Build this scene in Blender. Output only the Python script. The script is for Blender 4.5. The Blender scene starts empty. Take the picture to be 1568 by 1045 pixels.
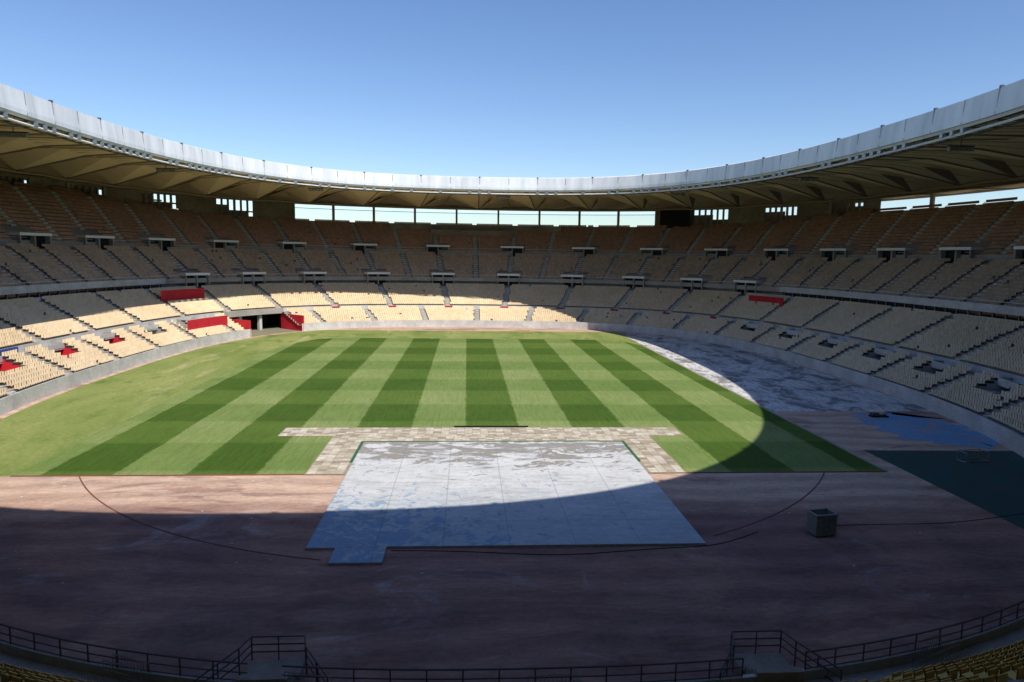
import bpy, math, random
import numpy as np
from mathutils import Matrix, Vector
random.seed(4); rng=np.random.default_rng(7)
scene=bpy.context.scene
# ---------------------------------------------------------------- materials
def mat(name,col,rough=0.85,var=0.0,scale=1.0,col2=None,bump=0.0,detail=6,attr=None,ramp=(0.35,0.65),stretch=None,metal=0.0,fine=0.0,fscale=30):
    m=bpy.data.materials.new(name); m.use_nodes=True
    nt=m.node_tree; N=nt.nodes; L=nt.links
    b=N['Principled BSDF']; b.inputs['Roughness'].default_value=rough; b.inputs['Metallic'].default_value=metal
    b.inputs['Specular IOR Level'].default_value=0.25
    c=(*col,1)
    b.inputs['Base Color'].default_value=c
    out=None
    tc=N.new('ShaderNodeTexCoord'); mp=N.new('ShaderNodeMapping'); L.new(tc.outputs['Object'],mp.inputs[0])
    if stretch: mp.inputs['Scale'].default_value=stretch
    if col2 is not None:
        nz=N.new('ShaderNodeTexNoise'); nz.inputs['Scale'].default_value=scale; nz.inputs['Detail'].default_value=detail; nz.inputs['Roughness'].default_value=0.6
        L.new(mp.outputs[0],nz.inputs[0])
        r=N.new('ShaderNodeValToRGB'); r.color_ramp.elements[0].position=ramp[0]; r.color_ramp.elements[1].position=ramp[1]
        r.color_ramp.elements[0].color=c; r.color_ramp.elements[1].color=(*col2,1)
        L.new(nz.outputs[0],r.inputs[0]); out=r.outputs[0]
    if attr:
        a=N.new('ShaderNodeAttribute'); a.attribute_name='rnd'
        mr=N.new('ShaderNodeMapRange'); mr.inputs[3].default_value=1-attr; mr.inputs[4].default_value=1+attr
        L.new(a.outputs['Fac'],mr.inputs[0])
        mx=N.new('ShaderNodeVectorMath'); mx.operation='SCALE'
        if out is not None: L.new(out,mx.inputs[0])
        else: mx.inputs[0].default_value=col
        L.new(mr.outputs[0],mx.inputs['Scale']); out=mx.outputs[0]
    if fine:
        nz2=N.new('ShaderNodeTexNoise'); nz2.inputs['Scale'].default_value=fscale; nz2.inputs['Detail'].default_value=4
        L.new(tc.outputs['Object'],nz2.inputs[0])
        mr=N.new('ShaderNodeMapRange'); mr.inputs[1].default_value=.3; mr.inputs[2].default_value=.7; mr.inputs[3].default_value=1-fine; mr.inputs[4].default_value=1+fine
        L.new(nz2.outputs[0],mr.inputs[0])
        mx=N.new('ShaderNodeVectorMath'); mx.operation='SCALE'
        if out is not None: L.new(out,mx.inputs[0])
        else: mx.inputs[0].default_value=col
        L.new(mr.outputs[0],mx.inputs['Scale']); out=mx.outputs[0]
    if out is not None: L.new(out,b.inputs['Base Color'])
    return m
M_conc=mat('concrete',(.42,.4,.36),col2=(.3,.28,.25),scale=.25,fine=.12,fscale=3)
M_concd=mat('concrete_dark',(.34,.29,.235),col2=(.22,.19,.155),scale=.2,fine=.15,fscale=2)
M_concl=mat('concrete_light',(.62,.61,.58),col2=(.47,.46,.43),scale=.4,fine=.1,fscale=3)
M_step=mat('aisle_step_concrete',(.6,.56,.5),col2=(.45,.42,.37),scale=.4)
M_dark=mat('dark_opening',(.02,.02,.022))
M_glass=mat('tinted_glass',(.03,.035,.04),rough=.15)
M_red=mat('red_paint',(.6,.025,.04),col2=(.48,.02,.035),scale=.6,rough=.6)
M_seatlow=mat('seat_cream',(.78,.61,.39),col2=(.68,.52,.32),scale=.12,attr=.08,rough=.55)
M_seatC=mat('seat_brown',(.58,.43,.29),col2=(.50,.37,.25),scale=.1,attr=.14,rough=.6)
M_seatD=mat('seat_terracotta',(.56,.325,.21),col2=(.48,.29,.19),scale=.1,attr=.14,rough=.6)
M_seatN=mat('seat_yellow',(.62,.40,.1),attr=.15,rough=.5)
M_white=mat('white_panel',(.80,.81,.82),col2=(.62,.64,.66),scale=.5,attr=.06,rough=.45,stretch=(1,1,.15))
M_cap=mat('white_gate_roof',(.88,.88,.87),rough=.6)
M_seam=mat('panel_seam',(.22,.23,.24))
M_roof=mat('roof_membrane',(.60,.475,.30),col2=(.50,.395,.245),scale=.08,attr=.08)
M_rooftop=mat('roof_sheet',(.55,.55,.55))
M_steel=mat('painted_steel',(.09,.085,.08),rough=.5)
M_beam=mat('roof_beam_paint',(.2,.16,.11),rough=.7)
M_galv=mat('galvanised_steel',(.32,.33,.34),rough=.4,metal=.6)
M_black=mat('black_rubber',(.015,.015,.015))
M_blackpaint=mat('black_step_edge',(.035,.032,.03))
M_blue=mat('blue_banner',(.06,.1,.32))
M_pan=bpy.data.materials.new('frosted_glazing'); M_pan.use_nodes=True
nt=M_pan.node_tree; b=nt.nodes['Principled BSDF']; b.inputs['Base Color'].default_value=(.85,.9,.86,1); b.inputs['Roughness'].default_value=.5
tr=nt.nodes.new('ShaderNodeBsdfTransparent'); tr.inputs[0].default_value=(1,1,.99,1)
mx=nt.nodes.new('ShaderNodeMixShader'); mx.inputs[0].default_value=.9
nt.links.new(b.outputs[0],mx.inputs[1]); nt.links.new(tr.outputs[0],mx.inputs[2]); nt.links.new(mx.outputs[0],nt.nodes['Material Output'].inputs[0])

# ---------------------------------------------------------------- mesh builder
class MB:
    def __init__(s): s.v=[]; s.f=[]; s.m=[]; s.mats=[]; s.r=[]
    def mi(s,m):
        if m not in s.mats: s.mats.append(m)
        return s.mats.index(m)
    def face(s,pts,m,r=None):
        i=len(s.v); s.v.extend([tuple(p) for p in pts]); s.f.append(list(range(i,i+len(pts)))); s.m.append(s.mi(m)); s.r.append(random.random() if r is None else r)
    def box(s,fr,x0,x1,y0,y1,z0,z1,m):
        o,tx,ty=fr
        def P(x,y,z): return (o[0]+tx[0]*x+ty[0]*y, o[1]+tx[1]*x+ty[1]*y, o[2]+z)
        c=[P(x,y,z) for z in (z0,z1) for y in (y0,y1) for x in (x0,x1)]
        r=random.random()
        for q in ((0,2,3,1),(4,5,7,6),(0,1,5,4),(2,6,7,3),(0,4,6,2),(1,3,7,5)): s.face([c[k] for k in q],m,r)
    def tube(s,p,q,rad,m,n=5):
        p=Vector(p); q=Vector(q); d=(q-p).normalized()
        u=d.cross(Vector((0,0,1)) if abs(d.z)<.9 else Vector((1,0,0))).normalized(); w=d.cross(u)
        R=[[c+u*math.cos(2*math.pi*i/n)*rad+w*math.sin(2*math.pi*i/n)*rad for i in range(n)] for c in (p,q)]
        for i in range(n):
            j=(i+1)%n; s.face([R[0][i],R[0][j],R[1][j],R[1][i]],m,.5)
    def build(s,name,parent=None,smooth=False):
        me=bpy.data.meshes.new(name); me.from_pydata(s.v,[],s.f)
        for m in s.mats: me.materials.append(m)
        me.polygons.foreach_set('material_index',s.m)
        at=me.attributes.new('rnd','FLOAT','FACE'); at.data.foreach_set('value',np.array(s.r,dtype=np.float32))
        ob=bpy.data.objects.new(name,me); scene.collection.objects.link(ob)
        if parent: ob.parent=parent
        return ob
def empty(name):
    e=bpy.data.objects.new(name,None); scene.collection.objects.link(e); return e
WF=((0,0,0),(1,0),(0,1))
# ---------------------------------------------------------------- bowl plan
CX,CY,AA=3.2,99.0,54.8
ph=np.linspace(math.pi/2,math.pi/2-2*math.pi,8001)
up_=np.sin(ph)>=0
BBv=np.where(up_,73.0,73.4); NNv=np.where(up_,3.0,2.4)
rho=(np.abs(np.cos(ph)/AA)**NNv+np.abs(np.sin(ph)/BBv)**NNv)**(-1/NNv)
px=CX+rho*np.cos(ph); py=CY+rho*np.sin(ph)
gl=np.stack([(px-CX)/AA**2,(py-CY)/73.0**2],1); gl/=np.linalg.norm(gl,axis=1)[:,None]
seg=np.hypot(np.diff(px),np.diff(py)); cum=np.concatenate([[0],np.cumsum(seg)]); PER=cum[-1]; sv=cum/PER
def plan(s):
    s=np.mod(s,1.0)
    w=np.stack([np.interp(s,sv,gl[:,0]),np.interp(s,sv,gl[:,1])],-1); w/=np.linalg.norm(w,axis=-1,keepdims=True)
    return np.stack([np.interp(s,sv,px),np.interp(s,sv,py)],-1),w
def pt(s,r,z):
    P,W=plan(np.array(s,dtype=float)); q=P+W*r
    return (float(q[0]),float(q[1]),float(z))
def frame(s,r,z):
    P,W=plan(np.array(s,dtype=float)); q=P+W*r
    return ((float(q[0]),float(q[1]),float(z)),(float(W[1]),-float(W[0])),(float(W[0]),float(W[1])))
def sstep(x,a,b):
    t=np.clip((x-a)/(b-a),0,1); return t*t*(3-2*t)
def kside(s): return 1-sstep(plan(s)[0][...,1],138,166)
def z0f(s): return .3+1.0*sstep(plan(s)[0][...,1],33,52)
def zDtop(s): return 27+(3.4-1.0*sstep(plan(s)[0][...,0],20,50))*kside(s)
NB=34; PH=5.8/PER
SEC={'A':(1.0,7.4,8,lambda s:z0f(s),lambda s:4.0+0*s),
     'B':(8.6,18.2,12,lambda s:4.9+0*s,lambda s:9.4+0*s),
     'C':(19.1,29.8,13,lambda s:11.4+0*s,lambda s:18.0+0*s),
     'D':(31.2,43.6,16,lambda s:19.0+0*s,lambda s:zDtop(s))}
NS=NB*12
sg=PH+np.arange(NS+1)/NS
def s_of_inner(x,y):
    i=np.argmin((px-x)**2+(py-y)**2); return float(sv[i])
tunL=(s_of_inner(-46.2,147.5),s_of_inner(-38.5,161))
def inr(s,t):
    s=s%1.0; return min(t)<=s<=max(t)
stadium=empty('football_stadium')
def band(mb,r0,z0,r1,z1,m,mask=None):
    P,W=plan(sg)
    z0=z0+0*sg; z1=z1+0*sg
    a=P+W*r0; b=P+W*r1
    for i in range(NS):
        if mask is not None and not mask(i): continue
        mb.face([(a[i,0],a[i,1],z0[i]),(a[i+1,0],a[i+1,1],z0[i+1]),(b[i+1,0],b[i+1,1],z1[i+1]),(b[i,0],b[i,1],z1[i])],m)
def smid(i): return (sg[i]+sg[i+1])/2
FARY=147
farM=[pt(PH+k/NB,0,0)[1]>FARY for k in range(NB)]
def notch(i): 
    k=i%12; m=(i//12 if k<2 else i//12+1)%NB
    return (k<2 or k>=10) and not farM[m]
def tun(i): return inr(smid(i),tunL)
for nm,(r0,r1,n,za,zb) in SEC.items():
    mb=MB(); z_a=za(sg); z_b=zb(sg)
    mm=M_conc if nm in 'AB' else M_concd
    for j in range(n):
        ra=r0+(r1-r0)*j/n; rb=r0+(r1-r0)*(j+1)/n
        zj=z_a+(z_b-z_a)*j/(n-1); zp=z_a+(z_b-z_a)*(j-1)/(n-1)
        mk=None
        if nm=='A': mk=(lambda i,ra=ra: not tun(i) and not (ra>3.9 and notch(i)))
        if j>0: band(mb,ra,zp,ra,zj,mm,mk)
        band(mb,ra,zj,rb,zj,mm,mk)
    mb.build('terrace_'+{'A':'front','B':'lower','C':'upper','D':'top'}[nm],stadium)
# aisle stairs: a half step in front of every row
mb=MB()
for k in range(NB*2):
    s=PH+k/(NB*2.0); major=(k%2==0); Pk=pt(s,0,0)
    if Pk[1]<45: continue
    for nm in 'ABCD':
        if nm=='A' and (major or inr(s,tunL)): continue
        if nm=='B' and not major: continue
        r0,r1,n,za,zb=SEC[nm]; z_a=float(za(np.array(s))); z_b=float(zb(np.array(s))); d=(r1-r0)/n; h=(z_b-z_a)/(n-1)
        for j in range(n-1):
            if major and ((nm=='D' and j<4) or (nm=='C' and j<4 and Pk[1]>143)): continue
            f=frame(s,r0+d*j,z_a+h*j)
            mb.box(f,-.55,.55,d*.5,d-.004,.005,h*.5,M_step)
            mb.box(f,-.55,.55,.01,.12,.005,.02,M_step)
mb.build('aisle_steps',stadium)
mb=MB()
nt_=lambda i: not tun(i)
band(mb,0,0,0,z0f(sg)+.45,M_concl,nt_); band(mb,0,z0f(sg)+.45,.2,z0f(sg)+.45,M_concl,nt_); band(mb,.2,z0f(sg)+.45,.2,z0f(sg),M_conc,nt_); band(mb,.2,z0f(sg),1,z0f(sg),M_conc,nt_)
band(mb,7.4,4.0,8.6,4.0,M_conc,lambda i: not notch(i) and not tun(i))
band(mb,8.6,4.0,8.6,4.9,M_concl,lambda i: not tun(i))
band(mb,18.2,9.4,20,9.4,M_conc)
sideB=lambda i: plan(np.array(smid(i)))[0][1]<143
band(mb,20,9.4,20,10.9,M_glass,sideB); band(mb,20,9.4,20,10.9,M_conc,lambda i: not sideB(i))
band(mb,18.3,9.4,18.3,10.1,M_concl,sideB); band(mb,18.3,10.1,18.5,10.1,M_concl,sideB); band(mb,18.5,10.1,18.5,9.4,M_conc,sideB)
band(mb,20,10.9,18.8,10.9,M_conc)
band(mb,18.8,10.9,18.8,12.1,M_concl,sideB); band(mb,18.8,12.1,19.1,12.1,M_concl,sideB); band(mb,19.1,12.1,19.1,11.4,M_conc,sideB)
nsB=lambda i: not sideB(i)
band(mb,18.8,10.9,18.8,11.9,M_conc,nsB); band(mb,18.8,11.9,19.1,11.9,M_concl,nsB); band(mb,19.1,11.9,19.1,11.4,M_conc,nsB)
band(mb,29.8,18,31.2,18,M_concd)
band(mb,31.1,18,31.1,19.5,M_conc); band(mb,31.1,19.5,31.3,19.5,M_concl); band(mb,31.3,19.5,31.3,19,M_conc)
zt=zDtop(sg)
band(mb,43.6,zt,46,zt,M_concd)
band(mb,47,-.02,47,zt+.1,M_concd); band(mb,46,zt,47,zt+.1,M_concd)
mb.build('stand_walls',stadium)
mb=MB()
hs=PH+np.arange(NB*8+1)/(NB*8)
for (r,zf,h) in ((18.9,12.1,.45),(31.2,19.5,.5)):
    for i in range(NB*8):
        a=pt(hs[i],r,zf); 
        if a[1]<30: continue
        b_=pt(hs[i+1],r,zf)
        mb.tube(a,(a[0],a[1],a[2]+h),.03,M_galv,3); mb.tube((a[0],a[1],a[2]+h),(b_[0],b_[1],b_[2]+h),.04,M_cap,3)
mb.build('tier_handrails',stadium)
mb=MB()
for k in range(NB*6):
    s=k/(NB*6); P=pt(s,0,0)
    if 45<P[1]<143: f=frame(s,19.9,9.4); mb.box(f,-.06,.06,-.06,.06,0,1.5,M_concl)
mb.build('hospitality_box_mullions',stadium)

# ---------------------------------------------------------------- notches and portals
mb=MB()
for k in range(NB):
    s=PH+k/NB
    ns=[PH+(k*12+2)/NS,PH+(k*12-2)/NS]
    P=pt(s,0,0)
    far=farM[k]
    redfloor=P[0]<-40 and P[1]<118
    if far and not inr(s,tunL):
        f=frame(s,7.2,0)
        mb.box(f,-1.0,1.0,.3,1.35,3.8,4.15,M_conc); mb.box(f,-.9,.9,.35,.5,4.16,4.8,M_red); mb.box(f,-.8,.8,.9,1.38,4.16,4.6,M_dark)
        for sg_ in (-1,1): mb.box(f,sg_*1.0-.06,sg_*1.0+.06,.3,1.38,4.16,4.9,M_conc)
    if not far and not inr(s,tunL):
        r0,r1,n,za,zb=SEC['A']
        zs=float(z0f(np.array(s)))
        fl=zs+.7
        for sgn,se in ((1,ns[0]),(-1,ns[1])):
            for j in range(n):
                ra=r0+(r1-r0)*j/n; rb=r0+(r1-r0)*(j+1)/n
                if ra<3.9: continue
                zj=zs+(4.0-zs)*j/(n-1)
                f=frame(se,ra,0)
                mb.box(f,-.09,.09,0,rb-ra-.005,0,zj+.12,M_red if redfloor else M_conc)
                mb.box(f,-.12,.12,-.02,rb-ra,zj+.12,zj+.4,M_blackpaint)
            f=frame(se,7.4,0); mb.box(f,-.09,.09,0,1.2,0,4.5,M_conc)
        q=[pt(ns[0],4.2,fl),pt(ns[1],4.2,fl),pt(ns[1],8.6,fl),pt(ns[0],8.6,fl)]
        mb.face(q,M_red if redfloor else M_concl)
        q=[pt(ns[0],4.2,0),pt(ns[1],4.2,0),pt(ns[1],4.2,fl),pt(ns[0],4.2,fl)]; mb.face(q,M_conc)
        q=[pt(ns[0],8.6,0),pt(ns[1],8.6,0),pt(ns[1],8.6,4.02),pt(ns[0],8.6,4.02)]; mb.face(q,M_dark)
        f=frame(s,6.2,0)
        mb.box(f,-2.3,2.3,.6,2.38,3.55,3.75,M_concl)
        mb.box(f,-2.2,2.2,.55,.65,3.76,4.5,M_concl)
        mb.box(f,-2.0,-.2,-1.2,.3,fl,fl+.9,M_conc)
    if P[1]<45: continue
    for (r,zb_,w,side) in ((18.6,9.9,3.1,False),(30.2,18.0,3.3,True)):
        if r<20 and plan(np.array(s))[0][1]<143: continue
        f=frame(s,r,zb_); h=2.35 if side else 2.7
        mb.box(f,-w,-w+.25,-.3,3.4,0,h,M_conc); mb.box(f,w-.25,w,-.3,3.4,0,h,M_conc)
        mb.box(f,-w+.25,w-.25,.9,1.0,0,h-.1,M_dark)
        mb.box(f,-.15,.15,-.1,.9,0,h-.1,M_conc)
        mb.box(f,-w-.1,w+.1,-.45,3.6,h,h+.5,M_cap)
mb.build('vomitory_gates',stadium)
mb=MB()
for t in (tunL,):
    a,b_=min(t),max(t)
    for se in (a,b_):
        f=frame(se,0,0); mb.box(f,-.15,.15,0,8.5,0,3.6,M_red)
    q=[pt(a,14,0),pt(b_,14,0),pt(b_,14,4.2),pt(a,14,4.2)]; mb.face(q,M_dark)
    n=6
    for i in range(n):
        s1=a+(b_-a)*i/n; s2=a+(b_-a)*(i+1)/n
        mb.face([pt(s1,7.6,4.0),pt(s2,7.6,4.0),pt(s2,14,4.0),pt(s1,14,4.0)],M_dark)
        mb.face([pt(s1,7.6,3.7),pt(s2,7.6,3.7),pt(s2,7.6,4.9),pt(s1,7.6,4.9)],M_conc)
        mb.face([pt(s1,7.6,4.9),pt(s2,7.6,4.9),pt(s2,8.6,4.9),pt(s1,8.6,4.9)],M_conc)
        if i in (2,4): mb.box(frame(s1,8.4,0),-.35,.35,0,.8,0,3.95,M_concl)
mb.build('player_tunnel',stadium)
mb=MB()
def ban(x,y,r,z0,z1,w,m):
    s=s_of_inner(x,y); n=6; h=w/PER
    for i in range(n):
        s1=s-h+2*h*i/n; s2=s-h+2*h*(i+1)/n
        mb.face([pt(s1,r,z0),pt(s2,r,z0),pt(s2,r,z1),pt(s1,r,z1)],m); mb.face([pt(s1,r,z1),pt(s2,r,z1),pt(s2,r+.3,z1),pt(s1,r+.3,z1)],m)
ban(-47,138.5,3.9,1.3,4.7,6.2,M_red)
ban(-45.5,142,14.0,7.4,9.9,5.5,M_red)
ban(54.5,143,15.0,8.0,9.9,4.6,M_red)
ban(-51.2,88,7.6,4.0,5.1,6,M_blue)
mb.build('hanging_banners',stadium)

# ---------------------------------------------------------------- seats
tv=[(-.245,-.02,.42),(.245,-.02,.42),(.245,.40,.40),(-.245,.40,.40),(-.245,-.03,.30),(.245,-.03,.30),
    (-.245,.40,.86),(.245,.40,.86),(.245,.45,.86),(-.245,.45,.86),(-.245,.45,.35),(.245,.45,.35)]
tf=[(0,1,2,3),(4,5,1,0),(3,2,7,6),(6,7,8,9),(9,8,11,10)]
tv=np.array(tv); tf=np.array(tf)
fs=np.linspace(0,1,3001)
Pf,Wf=plan(np.clip(fs,0,.999999))
majors=(PH+np.arange(NB)/NB)%1; halfs=(PH+(np.arange(NB)+.5)/NB)%1
def sdist(s,arr):
    d=np.abs(s[:,None]-arr[None,:]); d=np.minimum(d,1-d); return d.min(1)
sban=s_of_inner(-47,138.5)
nearmajors=np.array([m for m,f_ in zip(majors,farM) if not f_])
for nm,(r0,r1,n,za,zb) in SEC.items():
    O=[];R=[]
    for j in range(n):
        r=r0+(r1-r0)*j/n; q=Pf+Wf*(r+.25)
        c=np.concatenate([[0],np.cumsum(np.hypot(*np.diff(q,axis=0).T))])
        d=np.arange(0,c[-1],.53); s=np.interp(d,c,fs)
        loc=np.interp(s,(fs[:-1]+fs[1:])/2,np.diff(c)/np.diff(fs))
        keep=rng.random(len(s))>.006
        dm=sdist(s,majors)*loc; dh=sdist(s,halfs)*loc
        if nm=='A':
            keep&=dh>.85
            if r>3.5: keep&=sdist(s,nearmajors)>2.15/NS; keep&=np.abs(s-sban)>6.3/PER
            if j==n-1: keep&=dm>1.1
        elif nm=='B':
            keep&=dm>.85
        else:
            keep&=(dm>.85)&(dh>.85)
            P_=plan(s)[0]
            if nm=='D' and j<4: keep&=(dm>3.6)
            if nm=='C' and j<4: keep&=~((dm>0)&(dm<3.5)&(P_[:,1]>143))
        if nm=='A':
            keep&=~((s>min(tunL)-.001)&(s<max(tunL)+.001))
        if nm in 'CD':
            P_=plan(s)[0]; keep&=P_[:,1]>32
        s=s[keep]; P,W=plan(s)
        zz=za(s)+(zb(s)-za(s))*j/(n-1)
        O.append(np.concatenate([P+W*(r+.25),zz[:,None]],1)); R.append(W)
    O=np.concatenate(O); W=np.concatenate(R); Tn=np.stack([W[:,1],-W[:,0]],1)
    K=len(O); V=np.zeros((K,len(tv),3))
    jit=rng.normal(0,.012,(K,1))
    for a in range(2): V[:,:,a]=O[:,a:a+1]+Tn[:,a:a+1]*tv[None,:,0]+W[:,a:a+1]*(tv[None,:,1]+jit)
    V[:,:,2]=O[:,2:3]+tv[None,:,2]
    F=(np.arange(K)[:,None,None]*len(tv)+tf[None])
    me=bpy.data.meshes.new('seats'); me.vertices.add(K*len(tv)); me.vertices.foreach_set('co',V.ravel())
    nf=K*len(tf); me.loops.add(nf*4); me.loops.foreach_set('vertex_index',F.ravel().astype(np.int32))
    me.polygons.add(nf); me.polygons.foreach_set('loop_start',np.arange(nf,dtype=np.int32)*4)
    at=me.attributes.new('rnd','FLOAT','FACE'); at.data.foreach_set('value',np.repeat(rng.random(K),len(tf)).astype(np.float32))
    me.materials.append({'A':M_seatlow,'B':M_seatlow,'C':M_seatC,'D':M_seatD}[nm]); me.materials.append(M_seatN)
    mi=np.zeros(nf,dtype=np.int32)
    if nm in 'AB': mi[np.repeat(O[:,1]<36,len(tf))]=1
    me.polygons.foreach_set('material_index',mi)
    me.update(calc_edges=True); me.validate()
    ob=bpy.data.objects.new('seats_'+{'A':'front','B':'lower','C':'upper','D':'top'}[nm],me); scene.collection.objects.link(ob); ob.parent=stadium

# ---------------------------------------------------------------- back wall with openings
mb=MB(); RB=44.4
hb=1/68.0
NW=68*2
pan=MB()
for i in range(NW):
    s1=i/NW+hb/2; s2=(i+1)/NW+hb/2
    sm=(s1+s2)/2; sc=((sm+.5)%1)-.5
    zt1=float(zDtop(np.array(s1)))-.2; zt2=float(zDtop(np.array(s2)))-.2
    def wq(za1,za2,zb1,zb2,m,r=RB): mb.face([pt(s1,r,za1),pt(s2,r,za2),pt(s2,r,zb2),pt(s1,r,zb1)],m)
    P=pt(sm,0,0); top=33.4
    u=sc/hb
    if abs(u)<4.5:
        wq(zt1,zt2,27.4,27.4,M_concd); 
        pan.face([pt(s1,RB+.2,27.4),pt(s2,RB+.2,27.4),pt(s2,RB+.2,31.0),pt(s1,RB+.2,31.0)],M_pan)
        wq(32.0,32.0,top,top,M_concd)
        wq(30.9,30.9,31.05,31.05,M_galv)
    elif P[0]>40 and 60<P[1]<138:
        wq(zt1,zt2,zt1+.35,zt2+.35,M_concl)
        wq(32.9,32.9,top,top,M_concd)
    elif P[1]>118:
        c=int(math.floor(abs(u)-4.5))
        if c%2==1 and c>0:
            wq(zt1,zt2,max(zt1,27)+.9,max(zt2,27)+.9,M_concd); wq(32.2,32.2,top,top,M_concd)
            zb_=max(zt1,27)+.9
            for q_ in (0.0,.33,.66,.98):
                f=frame(s1+(s2-s1)*q_,RB,0); mb.box(f,-.22,.22,0,.5,zb_,32.2,M_concd)
            f=frame(sm,RB+.5,0); mb.box(f,-3.4,3.4,0,.2,zb_+1.1,zb_+1.5,M_concd)
            f=frame(sm,RB+2.5,0); mb.box(f,-3.6,2.2,0,.2,zb_-1,zb_+(1.6 if i%2 else 3.0),M_concd)
        else: wq(zt1,zt2,top,top,M_concd)
    else: wq(zt1,zt2,top,top,M_concd)
for k in range(-5,5):
    f=frame((k+.5)*hb,RB-.3,0); mb.box(f,-.28,.28,0,.9,26.8,33,M_concd)
for k in range(68):
    s=(k+.5)*hb; P=pt(s,0,0)
    if P[1]<150 and P[1]>40 and (P[0]<0 or k%3==0): 
        f=frame(s,RB-.4,0); z=float(zDtop(np.array(s))); mb.box(f,-.35,.35,0,.7,z-.1,33,M_conc)
for (u0,u1,r0_,z0_,z1_) in ((-2.2,2.1,40.5,23.5,27.3),(-1.2,1.0,38.2,22,25.6)):
    n=8
    for i in range(n):
        s1=(u0+(u1-u0)*i/n)*hb; s2=(u0+(u1-u0)*(i+1)/n)*hb
        mb.face([pt(s1,r0_,z0_),pt(s2,r0_,z0_),pt(s2,r0_,z1_),pt(s1,r0_,z1_)],M_concd)
        mb.face([pt(s1,r0_,z1_),pt(s2,r0_,z1_),pt(s2,RB,z1_+.02),pt(s1,RB,z1_+.02)],M_concd)
    for se in (u0,u1):
        s1=se*hb; mb.face([pt(s1,r0_,z0_),pt(s1,RB,z0_),pt(s1,RB,z1_),pt(s1,r0_,z1_)],M_concd)
mb.build('concourse_wall',stadium); pan.build('parapet_glazing',stadium)
mb=MB(); f=frame(5.05*hb,43.2,0); mb.box(f,-4.6,4.6,0,.6,25.2,32.2,M_dark); mb.box(f,-4.8,4.8,.1,.5,25.0,32.4,M_steel); mb.build('video_screen',stadium)

# ---------------------------------------------------------------- roof
RCX,RCY,RA,RN=2.0,90.0,54.0,2.6
def rin(s):
    x,y,_=pt(s,22,0); d=math.atan2(y-RCY,x-RCX)
    RBm=75.0 if math.sin(d)>0 else 69.5
    rr=(abs(math.cos(d)/RA)**RN+abs(math.sin(d)/RBm)**RN)**(-1/RN)
    return (RCX+rr*math.cos(d),RCY+rr*math.sin(d)),(math.cos(d),math.sin(d))
def rp(s,t,z):
    (x,y),_=rin(s); o=pt(s,51,0); return (x+(o[0]-x)*t,y+(o[1]-y)*t,z)
mb=MB(); NR=44
prof=[(0.03,33.4,33.4),(.22,33.2,33.6),(.5,30.9,34.2),(.74,32.2,33.6),(1,32.9,33.1)]
for k in range(NR):
    s0=(k)/NR; s1=(k+.5)/NR; s2=(k+1)/NR
    for (ta,va,ra),(tb,vb,rb) in zip(prof[:-1],prof[1:]):
        r=random.random()
        mb.face([rp(s0,ta,va),rp(s1,ta,ra),rp(s1,tb,rb),rp(s0,tb,vb)],M_roof,r)
        mb.face([rp(s1,ta,ra),rp(s2,ta,va),rp(s2,tb,vb),rp(s1,tb,rb)],M_roof,r)
        mb.tube(rp(s0,ta,va-.05),rp(s0,tb,vb-.05),.14,M_beam)
        mb.tube(rp(s1,ta,ra-.05),rp(s1,tb,rb-.05),.06,M_beam,4)
    for q in (.18,.36,.64,.82):
        w_=min(q,1-q)*2
        mb.tube(rp(s0+q/NR,.06,33.35),rp(s0+q/NR,.22,33.2+.4*w_-.03),.035,M_beam,3); mb.tube(rp(s0+q/NR,.22,33.2+.4*w_-.03),rp(s0+q/NR,.5,30.9+3.3*w_-.03),.035,M_beam,3)
    mb.tube(rp(s0,.5,30.8),rp(s1,.5,31.0),.26,M_beam); mb.tube(rp(s1,.5,31.0),rp(s2,.5,30.8),.26,M_beam)
    mb.tube(rp(s0,.76,32.1),rp(s2,.76,32.1),.2,M_beam)
    w=.3/NR
    mb.face([rp(s0-w,.3,33.1),rp(s0,.5,30.8),rp(s0-w*.2,.62,32.4)],M_beam); mb.face([rp(s0+w,.3,33.1),rp(s0,.5,30.8),rp(s0+w*.2,.62,32.4)],M_beam)
mb.build('roof_underside',stadium)
mb=MB(); NF=204
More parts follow.
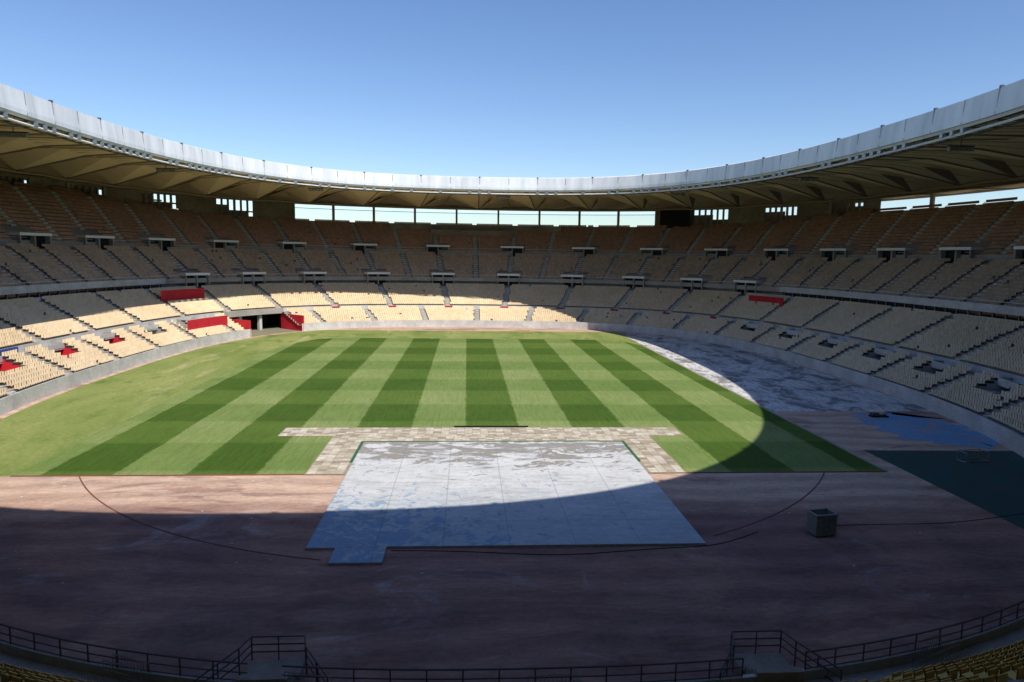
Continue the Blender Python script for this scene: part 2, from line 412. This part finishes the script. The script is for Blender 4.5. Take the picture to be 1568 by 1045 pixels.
for k in range(NF):
    s0=k/NF; s1=(k+1)/NF
    (x0,y0),d0=rin(s0); (x1,y1),d1=rin(s1)
    def e(x,y,d,o,z): return (x+d[0]*o,y+d[1]*o,z)
    r=random.random()
    L=[(.35,33.2),(0,33.5),(0,34.1),(.25,36.3),(1.2,36.6)]
    for (oa,za),(ob_,zb_) in zip(L[:-1],L[1:]):
        mb.face([e(x0,y0,d0,oa,za),e(x1,y1,d1,oa,za),e(x1,y1,d1,ob_,zb_),e(x0,y0,d0,ob_,zb_)],M_white,r)
    for (ta,za,tb,zb_) in ((None,36.6,.5,38.0),(.5,38.0,1.0,35.0)):
        A0=e(x0,y0,d0,1.2,36.6) if ta is None else rp(s0,ta,za); A1=e(x1,y1,d1,1.2,36.6) if ta is None else rp(s1,ta,za)
        mb.face([A0,A1,rp(s1,tb,zb_),rp(s0,tb,zb_)],M_rooftop)
    mb.face([rp(s0,1,32.6),rp(s1,1,32.6),rp(s1,1,35.0),rp(s0,1,35.0)],M_rooftop)
    fx=((x0,y0,0),(-d0[1],d0[0]),d0)
    if k%3==0: mb.face([e(x0-d0[1]*.06,y0+d0[0]*.06,d0,-.03,33.5),e(x0+d0[1]*.06,y0-d0[0]*.06,d0,-.03,33.5),e(x0+d0[1]*.06,y0-d0[0]*.06,d0,.2,36.3),e(x0-d0[1]*.06,y0+d0[0]*.06,d0,.2,36.3)],M_seam)
    mb.tube(e(x0,y0,d0,.3,32.6),e(x1,y1,d1,.3,32.6),.14,M_white,4)
    mb.tube(e(x0,y0,d0,1.6,32.5),e(x1,y1,d1,1.6,32.5),.11,M_steel,4)
    mb.tube(e(x0,y0,d0,.3,32.6),e(x0,y0,d0,.4,33.3),.05,M_steel,3)
    mb.tube(e(x0,y0,d0,.3,32.6),e(x0,y0,d0,1.6,32.5),.05,M_steel,3)
    if k%6==0:
        mb.box(fx,-.2,.2,.2,.55,36.3,36.52,M_steel)
    if random.random()<.55:
        mb.box(fx,-.35,.35,.1,.5,32.65,33.15,M_galv)
    mb.face([e(x0,y0,d0,-.02,33.46),e(x1,y1,d1,-.02,33.46),e(x1,y1,d1,-.02,33.56),e(x0,y0,d0,-.02,33.56)],M_seam)
mb.build('roof_fascia',stadium)
mb=MB()
for k in range(0,NR,4):
    s_=(k+.5)/NR
    f=(rp(s_,.12,0),(1,0),(0,1))
    for q in range(5): mb.box(f,-1.6+q*.7,-1.1+q*.7,0,.5,32.1,32.6,M_galv)
    mb.box(f,-1.7,1.8,.1,.4,32.65,32.8,M_steel); mb.tube((f[0][0],f[0][1]+.2,32.8),(f[0][0],f[0][1]+.2,33.6),.06,M_steel,4)
mb.build('loudspeaker_racks',stadium)

# ---------------------------------------------------------------- grounds
def sheet(name,poly,z,m,thick=0):
    mb=MB(); mb.face([(x,y,z) for x,y in poly],m)
    if thick:
        n=len(poly)
        for i in range(n):
            (a,b_),(c,d)=poly[i],poly[(i+1)%n]; mb.face([(a,b_,z-thick),(c,d,z-thick),(c,d,z),(a,b_,z)],M_conc)
    return mb.build(name)
M_earth=mat('dry_earth',(.3,.26,.19),col2=(.16,.17,.09),scale=.01)
R_=4000; sheet('ground',[(R_*math.cos(a*math.pi/24),R_*math.sin(a*math.pi/24)) for a in range(48)],-.04,M_earth)
M_track=bpy.data.materials.new('worn_terracotta_track'); M_track.use_nodes=True
def ramp2(N,L,src,p0,p1,c0,c1):
    r=N.new('ShaderNodeValToRGB'); r.color_ramp.elements[0].position=p0; r.color_ramp.elements[1].position=p1
    r.color_ramp.elements[0].color=(*c0,1); r.color_ramp.elements[1].color=(*c1,1); L.new(src,r.inputs[0]); return r.outputs[0]
def noise(N,L,vec,sc,det=6,rough=.6,dist=0):
    n=N.new('ShaderNodeTexNoise'); n.inputs['Scale'].default_value=sc; n.inputs['Detail'].default_value=det; n.inputs['Roughness'].default_value=rough; n.inputs['Distortion'].default_value=dist
    L.new(vec,n.inputs[0]); return n.outputs[0]
def mixc(N,L,fac,a,b,mode='MIX'):
    m=N.new('ShaderNodeMix'); m.data_type='RGBA'; m.blend_type=mode
    if isinstance(fac,float): m.inputs[0].default_value=fac
    else: L.new(fac,m.inputs[0])
    for i,x in ((6,a),(7,b)):
        if isinstance(x,tuple): m.inputs[i].default_value=(*x,1)
        else: L.new(x,m.inputs[i])
    return m.outputs[2]
def math_(N,L,op,a,b,c=None):
    m=N.new('ShaderNodeMath'); m.operation=op
    for i,x in enumerate((a,b,c)):
        if x is None: continue
        if isinstance(x,(int,float)): m.inputs[i].default_value=x
        else: L.new(x,m.inputs[i])
    return m.outputs[0]
def maprange(N,L,src,a,b,c=0.0,d=1.0):
    g=N.new('ShaderNodeMapRange'); L.new(src,g.inputs[0]); g.inputs[1].default_value=a; g.inputs[2].default_value=b; g.inputs[3].default_value=c; g.inputs[4].default_value=d; return g.outputs[0]
def setup(m):
    N=m.node_tree.nodes; L=m.node_tree.links; b=N['Principled BSDF']; b.inputs['Specular IOR Level'].default_value=.2; b.inputs['Roughness'].default_value=.85
    tc=N.new('ShaderNodeTexCoord'); return N,L,b,tc.outputs['Object']
def mapv(N,L,v,sc,loc=(0,0,0),rot=0):
    mp=N.new('ShaderNodeMapping'); mp.inputs['Scale'].default_value=sc; mp.inputs['Location'].default_value=loc; mp.inputs['Rotation'].default_value=(0,0,rot); L.new(v,mp.inputs[0]); return mp.outputs[0]
B_=(0,0,0); W_=(1,1,1)
N,L,b,oc=setup(M_track)
s3=N.new('ShaderNodeSeparateXYZ'); L.new(oc,s3.inputs[0])
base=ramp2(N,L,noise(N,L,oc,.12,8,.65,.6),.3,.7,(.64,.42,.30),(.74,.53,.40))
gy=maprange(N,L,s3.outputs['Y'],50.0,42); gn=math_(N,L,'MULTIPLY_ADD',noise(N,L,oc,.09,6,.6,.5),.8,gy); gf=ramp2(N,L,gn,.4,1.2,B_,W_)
near_shade=ramp2(N,L,noise(N,L,oc,.1,8,.65,.8),.3,.7,(.32,.165,.13),(.46,.26,.195))  # near-end shade and vignetting put into the track colour, edge broken by noise
c=mixc(N,L,gf,base,near_shade)
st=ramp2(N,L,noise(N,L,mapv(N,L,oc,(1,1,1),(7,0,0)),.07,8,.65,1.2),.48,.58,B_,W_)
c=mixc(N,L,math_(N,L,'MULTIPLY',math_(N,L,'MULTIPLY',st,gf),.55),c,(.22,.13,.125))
wet=ramp2(N,L,noise(N,L,mapv(N,L,oc,(.6,1.6,1),(31,7,0)),.1,8,.65,.8),.55,.59,B_,W_)
c=mixc(N,L,math_(N,L,'MULTIPLY',wet,.5),c,(.24,.115,.095))
pal=ramp2(N,L,noise(N,L,mapv(N,L,oc,(1,1.8,1),(5,17,0)),.1,9,.72,1.),.57,.7,B_,W_)
c=mixc(N,L,math_(N,L,'MULTIPLY',pal,.7),c,(.54,.48,.46))
wvv=N.new('ShaderNodeTexWave'); wvv.wave_type='RINGS'; wvv.inputs['Scale'].default_value=.12; wvv.inputs['Distortion'].default_value=9; wvv.inputs['Detail'].default_value=5; wvv.inputs['Detail Scale'].default_value=.35
L.new(mapv(N,L,oc,(1,1,1),(0,-74,0)),wvv.inputs[0])
c=mixc(N,L,1.0,c,ramp2(N,L,wvv.outputs[0],.1,.9,(.84,.83,.84),(1.06,1.06,1.06)),'MULTIPLY')
c=mixc(N,L,1.0,c,ramp2(N,L,noise(N,L,oc,3.0,6,.7),.25,.75,(.78,.78,.78),(1.12,1.12,1.12)),'MULTIPLY')
c=mixc(N,L,1.0,c,ramp2(N,L,noise(N,L,mapv(N,L,oc,(.6,2.5,1)),.5,7,.65,2.5),.35,.7,(.76,.76,.76),(1.1,1.1,1.1)),'MULTIPLY')
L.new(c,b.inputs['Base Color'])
inner=[pt(s,.0,0)[:2] for s in np.linspace(0,1,161)[:-1]]
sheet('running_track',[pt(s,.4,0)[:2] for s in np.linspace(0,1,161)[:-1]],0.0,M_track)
def clampy(p,x1,y0,y1): return (min(p[0],x1),min(max(p[1],y0),y1))
cen=(3.2,99)
gr=[]
for p in inner:
    q=(cen[0]+(p[0]-cen[0])*.985,cen[1]+(p[1]-cen[1])*.985); q=clampy(q,36.6,55,163)
    if not gr or math.hypot(q[0]-gr[-1][0],q[1]-gr[-1][1])>.05: gr.append(q)
M_rough=bpy.data.materials.new('rough_grass'); M_rough.use_nodes=True
N,L,b,oc=setup(M_rough)
c=ramp2(N,L,noise(N,L,mapv(N,L,oc,(1.6,.5,1)),.09,7,.6,.5),.35,.68,(.19,.25,.06),(.33,.35,.115))
c=mixc(N,L,ramp2(N,L,noise(N,L,mapv(N,L,oc,(1.5,.7,1),(9,3,0)),.16,7,.7),.53,.66,B_,W_),c,(.12,.20,.035))
c=mixc(N,L,ramp2(N,L,noise(N,L,mapv(N,L,oc,(1.9,.4,1),(29,13,0)),.12,7,.7),.56,.68,B_,W_),c,(.43,.41,.19))
c=mixc(N,L,1.0,c,ramp2(N,L,noise(N,L,oc,2.5,6,.7),.25,.75,(.68,.68,.68),(1.22,1.22,1.22)),'MULTIPLY'); L.new(c,b.inputs['Base Color'])
sheet('rough_grass',gr,.02,M_rough)
M_pitch=bpy.data.materials.new('mown_pitch_grass'); M_pitch.use_nodes=True
N,L,b,oc=setup(M_pitch)
sx=N.new('ShaderNodeSeparateXYZ'); wv=N.new('ShaderNodeVectorMath'); wv.operation='SCALE'
nw=N.new('ShaderNodeTexNoise'); nw.inputs['Scale'].default_value=.9; L.new(oc,nw.inputs[0])
sub=N.new('ShaderNodeVectorMath'); sub.operation='SUBTRACT'; L.new(nw.outputs['Color'],sub.inputs[0]); sub.inputs[1].default_value=(.5,.5,.5)
L.new(sub.outputs[0],wv.inputs[0]); wv.inputs['Scale'].default_value=.5
ad=N.new('ShaderNodeVectorMath'); L.new(oc,ad.inputs[0]); L.new(wv.outputs[0],ad.inputs[1]); L.new(ad.outputs[0],sx.inputs[0])
def sq(src,period,off,sharp):
    m=math_(N,L,'MULTIPLY',math_(N,L,'ADD',src,off),2*math.pi/period)
    return maprange(N,L,math_(N,L,'SINE',m,None),-sharp,sharp)
fx=sq(sx.outputs['X'],11.3,0,.06); fy=sq(sx.outputs['Y'],17.0,-56,.1)
ca=mixc(N,L,fx,(.225,.285,.088),(.092,.155,.022))
cb=mixc(N,L,fx,(.17,.24,.062),(.060,.115,.012))
c=mixc(N,L,fy,ca,cb)
c=mixc(N,L,1.0,c,ramp2(N,L,noise(N,L,oc,.08,6,.6),.3,.7,(.84,.9,.78),(1.18,1.1,1.25)),'MULTIPLY')
c=mixc(N,L,1.0,c,ramp2(N,L,noise(N,L,mapv(N,L,oc,(4,.35,1)),.8,5,.6),.3,.7,(.82,.82,.82),(1.14,1.14,1.14)),'MULTIPLY')
c=mixc(N,L,1.0,c,ramp2(N,L,noise(N,L,oc,5,6,.75),.25,.75,(.66,.66,.66),(1.3,1.3,1.3)),'MULTIPLY')
L.new(c,b.inputs['Base Color'])
pp=[(-36,55),(36.2,55),(36.2,138),(34.5,143),(30,147.5),(-27,147.5),(-31,145),(-34,139),(-36,128)]
sheet('football_pitch',pp,.045,M_pitch)
def patchy(name,c0,c1,c2,sc=.12,th=.55,w=.05,amt=1.0,st=(1,.6,1)):
    m=bpy.data.materials.new(name); m.use_nodes=True; N,L,b,oc=setup(m)
    c=ramp2(N,L,noise(N,L,mapv(N,L,oc,st),sc,9,.7,.5),.3,.7,c0,c1)
    f=ramp2(N,L,noise(N,L,mapv(N,L,oc,(st[0]*1.2,st[1]*.9,1),(3,8,0)),sc*1.3,9,.75,.6),th,th+w,B_,W_)
    c=mixc(N,L,math_(N,L,'MULTIPLY',f,amt),c,c2)
    f=ramp2(N,L,noise(N,L,mapv(N,L,oc,(st[0]*5,st[1]*2,1),(13,8,0)),sc*2,9,.8,.2),.48,.58,B_,W_)
    c=mixc(N,L,math_(N,L,'MULTIPLY',f,amt*.65),c,c2)
    c=mixc(N,L,1.0,c,ramp2(N,L,noise(N,L,oc,3,6,.7),.25,.75,(.8,.8,.8),(1.1,1.1,1.1)),'MULTIPLY'); L.new(c,b.inputs['Base Color']); return m
M_wh=patchy('whitewashed_asphalt',(.55,.54,.52),(.84,.82,.78),(.2,.185,.185),.16,.5,.07,.9,(1.0,.8,1))
ra=[(36.8,78),(57.4,78)]+[ (min(p[0],57.4),p[1]) for p in [ (57.9,110),(57.5,125),(55.6,138),(52,148),(46,157),(40,162.5),(36.8,164)]]
sheet('asphalt_apron',ra,.008,M_wh)
M_grn=patchy('green_rubber',(.03,.085,.075),(.045,.11,.095),(.09,.07,.06),.1,.62)
sheet('green_rubber_surface',[(38.2,41),(49,41),(54,50),(56.6,61),(38.2,61.5)],.008,M_grn)
M_blu=patchy('blue_coating',(.13,.33,.55),(.2,.42,.62),(.46,.36,.32),.22,.52,.06,.85,(.6,1.2,1))
bl=[(49.5+1.0*math.sin(i*1.7)+(5.5+.9*math.sin(i*2.9))*math.cos(i*math.pi/24)+ .6, 70+(7.3+1.1*math.sin(i*1.9))*math.sin(i*math.pi/24)+.6*math.sin(i*2.3)) for i in range(48)]
sheet('blue_painted_patch',[(min(x,57.2),y) for x,y in bl],.016,M_blu)
M_slab=bpy.data.materials.new('painted_concrete_slab'); M_slab.use_nodes=True
N,L,b,oc=setup(M_slab)
c=ramp2(N,L,noise(N,L,oc,.2,8,.6,.4),.3,.7,(.58,.58,.57),(.74,.735,.71))
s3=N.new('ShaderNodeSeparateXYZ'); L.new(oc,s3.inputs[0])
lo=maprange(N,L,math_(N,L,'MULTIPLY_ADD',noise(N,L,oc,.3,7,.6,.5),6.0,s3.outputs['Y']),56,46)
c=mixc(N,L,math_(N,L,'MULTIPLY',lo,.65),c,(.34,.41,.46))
g=maprange(N,L,s3.outputs['Y'],53,62)
nn=noise(N,L,mapv(N,L,oc,(.7,1.6,1)),.5,9,.7,.9)
th=math_(N,L,'MULTIPLY_ADD',g,.17,nn)
c=mixc(N,L,ramp2(N,L,th,.62,.64,B_,W_),c,(.32,.295,.255))
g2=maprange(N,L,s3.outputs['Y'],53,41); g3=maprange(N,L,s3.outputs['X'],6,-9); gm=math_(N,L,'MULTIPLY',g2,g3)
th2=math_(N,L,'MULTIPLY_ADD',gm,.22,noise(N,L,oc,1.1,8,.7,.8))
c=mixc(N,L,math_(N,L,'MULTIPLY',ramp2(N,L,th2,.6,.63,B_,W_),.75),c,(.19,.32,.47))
c=mixc(N,L,math_(N,L,'MULTIPLY',ramp2(N,L,noise(N,L,mapv(N,L,oc,(.5,1.8,1),(4,4,0)),.5,9,.7,.8),.5,.64,B_,W_),.5),c,(.36,.36,.35))
# faint construction joints
for ax,per in (('X',4.16),('Y',4.0)):
    fr=math_(N,L,'FRACT',math_(N,L,'DIVIDE',math_(N,L,'ADD',s3.outputs[ax],9.7 if ax=='X' else -.4),per),None)
    ln=math_(N,L,'LESS_THAN',fr,.018); c=mixc(N,L,math_(N,L,'MULTIPLY',ln,.4),c,(.2,.2,.2))
c=mixc(N,L,1.0,c,ramp2(N,L,noise(N,L,oc,2.5,6,.7),.25,.75,(.8,.8,.8),(1.08,1.08,1.08)),'MULTIPLY')
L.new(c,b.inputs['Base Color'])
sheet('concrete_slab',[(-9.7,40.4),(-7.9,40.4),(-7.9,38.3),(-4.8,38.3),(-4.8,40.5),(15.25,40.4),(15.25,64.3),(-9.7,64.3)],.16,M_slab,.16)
mb=MB(); M_gr=mat('green_edging',(.04,.14,.06))
mb.box(WF,-9.95,15.5,64.31,64.5,.03,.19,M_gr); mb.box(WF,15.26,15.5,58,64.3,.03,.19,M_gr); mb.box(WF,-9.95,-9.71,58,64.3,.03,.19,M_gr); mb.build('green_edging')
M_tile=bpy.data.materials.new('paving_tiles'); M_tile.use_nodes=True
N,L,b,oc=setup(M_tile); at=N.new('ShaderNodeAttribute'); at.attribute_name='rnd'
r=N.new('ShaderNodeValToRGB'); cr=r.color_ramp; cr.elements[0].color=(.36,.29,.2,1); cr.elements[1].color=(.70,.64,.52,1)
for p_,cc in ((.15,(.44,.36,.26)),(.45,(.56,.48,.36)),(.75,(.64,.57,.45))):
    e_=cr.elements.new(p_); e_.color=(*cc,1)
L.new(at.outputs['Fac'],r.inputs[0]); c=mixc(N,L,1.0,r.outputs[0],ramp2(N,L,noise(N,L,oc,1.2,8,.75),.3,.7,(.62,.62,.62),(1.18,1.18,1.18)),'MULTIPLY'); L.new(c,b.inputs['Base Color'])
mb=MB()
def tiles(x0,x1,y0,y1,tx,ty):
    nx=round((x1-x0)/tx); ny=round((y1-y0)/ty)
    for i in range(nx):
        for j in range(ny):
            if random.random()<.03: continue
            h=.075+random.uniform(-.012,.012)
            a=x0+(x1-x0)*i/nx; c_=y0+(y1-y0)*j/ny
            mb.box(WF,a+.02,a+(x1-x0)/nx-.02,c_+.02,c_+(y1-y0)/ny-.02,.03,h,M_tile)
tiles(-18.4,22.2,66.9,70.1,.8,.53); tiles(-13,18.6,64.6,66.9,.8,.46); tiles(-13,-10.0,55,64.6,.75,.6); tiles(15.6,18.6,55,64.6,.75,.6)
mb.build('tile_paving')
sheet('sand_bed',[(-18.5,66.8),(-13.1,66.8),(-13.1,54.8),(-9.7,54.8),(-9.7,64.4),(15.3,64.4),(15.3,54.8),(18.7,54.8),(18.7,66.8),(22.3,66.8),(22.3,70.2),(-18.5,70.2)],.06,mat('sand_bed',(.4,.33,.24),col2=(.3,.24,.17),scale=.8))
mb=MB(); M_kerb=mat('red_kerb',(.26,.085,.07),col2=(.17,.08,.07),scale=.3)
n=90
angs=np.linspace(math.pi+math.atan2(19.7,30.8),2*math.pi-math.atan2(19.7,30.8),n)
for i in range(n-1):
    A=angs[i];B2=angs[i+1]
    q=[(0+r*math.cos(t),74.6+r*math.sin(t)) for r,t in ((36.48,A),(36.48,B2),(36.58,B2),(36.58,A))]
    if min(q[0][0],q[1][0])<15.6 and max(q[0][0],q[1][0])>-8.2: continue
    mb.face([(x,y,.03) for x,y in q],M_kerb); mb.face([(*q[2],0),(*q[3],0),(*q[3],.03),(*q[2],.03)],M_kerb); mb.face([(*q[0],0),(*q[1],0),(*q[1],.03),(*q[0],.03)],M_kerb)
mb.build('track_kerb')
mb=MB(); mb.box(WF,-36,-13.1,54.85,55,.0,.06,M_kerb); mb.box(WF,18.7,36.3,54.85,55,.0,.06,M_kerb); mb.box(WF,36.35,36.55,55,140,0,.07,M_conc); mb.build('pitch_edging')
mb=MB(); mb.box(WF,-1.2,6.6,70.3,70.5,.05,.17,M_black); mb.build('steel_beam')
def cable(name,pts,rad=.03):
    cu=bpy.data.curves.new(name,'CURVE'); cu.dimensions='3D'; sp=cu.splines.new('NURBS'); sp.points.add(len(pts)-1)
    for i,p in enumerate(pts): sp.points[i].co=(p[0],p[1],rad+(p[2] if len(p)>2 else 0),1)
    sp.use_endpoint_u=True; sp.order_u=4; cu.bevel_depth=rad; cu.materials.append(M_black); o=bpy.data.objects.new(name,cu); scene.collection.objects.link(o)
cable('cable',[(-4.5,40.2),(0,40.1),(4,39.2),(8,39.4),(12,40.1),(15.5,40.2),(17,40.9),(19.5,42.4)],.022)
cable('cable',[(24.6,43.2),(27,43.6),(33,43.2),(36,44),(44,46)],.02)
# container
cont=empty('waste_container'); cont.location=(23.6,42.0,0); cont.rotation_euler=(0,0,math.radians(8)); cont.scale=(.88,.88,.95)
M_cg=mat('container_green',(.17,.21,.19),col2=(.24,.26,.24),scale=3,rough=.6)
mb=MB(); w,d,h=.85,.6,1.55
for (x0,x1,y0,y1) in ((-w,w,-d,-d+.05),(-w,w,d-.05,d),(-w,-w+.05,-d+.05,d-.05),(w-.05,w,-d+.05,d-.05)): mb.box(WF,x0,x1,y0,y1,.12,h,M_cg)
mb.box(WF,-w+.05,w-.05,-d+.05,d-.05,.12,.18,M_cg); mb.box(WF,-w+.05,w-.05,-d+.05,d-.05,.18,1.15,M_conc); mb.build('body',cont)
mb=MB()
for x in (-.6,-.2,.2,.6): mb.box(WF,x-.04,x+.04,-d-.05,-d,.15,h-.1,M_cg)
for z in (.14,h-.06,h*.55): mb.box(WF,-w-.06,w+.06,-d-.08,-d-.052,z,z+.07,M_cg)
mb.box(WF,-w-.06,w+.06,-d-.06,-d+.06,h,h+.06,M_galv); mb.box(WF,-w-.06,w+.06,d-.06,d+.06,h,h+.06,M_galv)
mb.box(WF,-w-.06,-w+.06,-d+.06,d-.06,h,h+.06,M_galv); mb.box(WF,w-.06,w+.06,-d+.06,d-.06,h,h+.06,M_galv)
mb.build('rim_and_ribs',cont)
mb=MB()
for x in (-.65,.65):
    for y in (-.45,.45): mb.box(WF,x-.07,x+.07,y-.07,y+.07,0,.12,M_black)
mb.build('feet',cont)
mb=MB()
for z in (.05,.9):
    for (a,b2) in (((-1.2,-.5),(1.2,-.5)),((1.2,-.5),(1.2,.5)),((1.2,.5),(-1.2,.5)),((-1.2,.5),(-1.2,-.5))):
        P1=(46.5+a[0]-.15*a[1],58+a[1]+.15*a[0],z); P2=(46.5+b2[0]-.15*b2[1],58+b2[1]+.15*b2[0],z)
        mb.tube(P1,P2,.04,M_galv)
        if z==.05: mb.tube(P1,(P1[0],P1[1],.9),.04,M_galv)
mb.build('steel_trestle')
mb=MB(); f=((48.2,75.2,0),(1,0),(0,1))
mb.box(f,-1.0,1.0,-.4,.4,.05,.2,M_black); mb.box(f,-.9,-.1,-.3,.3,.2,.5,M_steel); mb.tube((48.4,75,.2),(49.6,75.3,.6),.05,M_steel); mb.tube((47.7,75,.2),(47.0,75.4,.5),.05,M_steel); mb.build('ground_roller')
mb=MB(); M_lit=mat('litter',(.6,.58,.52))
for i in range(60):
    x=random.uniform(-34,36); y=random.uniform(36,54)
    if -10.5<x<16 and y>38: continue
    f=((x,y,.0),(1,.3),(-.3,1)); a=random.uniform(.04,.16); mb.box(f,0,a,0,a*.6,.0,.04,M_lit)
mb.build('litter')

# ---------------------------------------------------------------- near railings and stair platforms
plats=((-8.1,26.7),(13.2,26.3))
mb=MB()
ss=np.arange(s_of_inner(48,38),s_of_inner(-44,38),1.45/PER)
for i in range(len(ss)):
    zb_=float(z0f(np.array(ss[i])))+.1
    a=pt(ss[i],.1,zb_)
    skip=any(abs(a[0]-c)<1.2 for c,_ in plats)
    if not skip: mb.tube(a,(a[0],a[1],a[2]+1.15),.035,M_steel)
    if i+1<len(ss):
        b2=pt(ss[i+1],.1,zb_); 
        if any(abs((a[0]+b2[0])/2-c)<1.2 for c,_ in plats): continue
        for h in (1.15,.75,.4): mb.tube((a[0],a[1],a[2]+h),(b2[0],b2[1],b2[2]+h),.03 if h<1 else .04,M_steel)
mb.build('guard_railing')
for c,cy_ in plats:
    st=empty('stair_platform'); st.location=(c,cy_,0)
    mb=MB(); mb.box(WF,-1.15,1.15,.7,1.9,0,.28,M_concd)
    for j in range(4): mb.box(WF,-1.0,1.0,.7-.32*(j+1),.7-.32*j,0,.28+.17*(j+1),M_concd)
    mb.build('steps',st)
    mb=MB()
    for z in (.65,1.0,1.35):
        mb.tube((-1.15,1.9,z),(1.15,1.9,z),.035,M_steel)
        for sx_ in (-1,1):
            mb.tube((sx_*1.15,1.9,z),(sx_*1.4,1.0,z),.035,M_steel); mb.tube((sx_*1.4,1.0,z),(sx_*2.6,-.6,z-.35),.035,M_steel)
    for sx_ in (-1,1):
        for (x,y,zt_) in ((1.15,1.9,1.35),(1.4,1.0,1.35),(2.0,.2,1.18),(2.6,-.6,1.0)): mb.tube((sx_*x,y,0),(sx_*x,y,zt_),.035,M_steel)
    mb.tube((0,1.9,0),(0,1.9,1.35),.03,M_steel)
    mb.build('handrails',st)
for (cx_,n_) in ((-13.6,5),(-6.0,3),(3.6,4),(20.5,4)):
    s_=s_of_inner(cx_,27); mb=MB()
    for q in range(n_):
        f=frame(s_,.35+q*.22,float(z0f(np.array(s_)))); o,tx,ty=f
        o=(o[0]+ty[0]*q*.22,o[1]+ty[1]*q*.22,o[2])
        def W3(x,z): return (o[0]+tx[0]*x,o[1]+tx[1]*x,o[2]+z)
        j0=random.uniform(-.15,.15)
        mb.tube(W3(-1+j0,1.1),W3(1+j0,1.1),.025,M_galv,4); mb.tube(W3(-1+j0,.2),W3(1+j0,.2),.025,M_galv,4)
        for k in range(13): mb.tube(W3(-1+j0+k/6,.0 if k in(0,12) else .2),W3(-1+j0+k/6,1.1),.014,M_galv,3)
    mb.build('crowd_barrier')
# ---------------------------------------------------------------- light, world, camera
sd=Vector((-14.7,24.0,-33)).normalized()
sun=bpy.data.lights.new('sun','SUN'); sun.energy=4.7; sun.angle=math.radians(.5); sun.color=(1,.95,.87)
so=bpy.data.objects.new('sun',sun); scene.collection.objects.link(so); so.rotation_euler=sd.to_track_quat('-Z','Y').to_euler(); so.location=(60,-60,90)
w=bpy.data.worlds.new('World'); scene.world=w; w.use_nodes=True; N=w.node_tree.nodes; L=w.node_tree.links
sky=N.new('ShaderNodeTexSky'); sky.sky_type='NISHITA'; sky.sun_disc=False; sky.sun_elevation=math.radians(49.6); sky.sun_rotation=math.radians(148.5); sky.air_density=1.0; sky.dust_density=.3; sky.ozone_density=3.0
hsn=N.new('ShaderNodeHueSaturation'); hsn.inputs['Saturation'].default_value=1.12; hsn.inputs['Hue'].default_value=.508; L.new(sky.outputs[0],hsn.inputs['Color'])
bg=N['Background']; bg.inputs[1].default_value=.15; L.new(hsn.outputs[0],bg.inputs[0])
psi=math.radians(3.86); phi=math.radians(7.09); r=.016
fw=Vector((math.sin(psi)*math.cos(phi),math.cos(psi)*math.cos(phi),-math.sin(phi))); rt=Vector((math.cos(psi),-math.sin(psi),0)); up=rt.cross(fw)
rt2=rt*math.cos(r)+up*math.sin(r); up2=up*math.cos(r)-rt*math.sin(r)
cam=bpy.data.cameras.new('camera'); cam.lens=24; cam.sensor_width=36; cam.clip_end=9000; cam.clip_start=.1
co=bpy.data.objects.new('camera',cam); scene.collection.objects.link(co)
m=Matrix((rt2,up2,-fw)).transposed().to_4x4(); m.translation=Vector((0,0,18)); co.matrix_world=m
scene.camera=co
scene.view_settings.view_transform='Standard'; scene.view_settings.look='None'; scene.view_settings.exposure=0
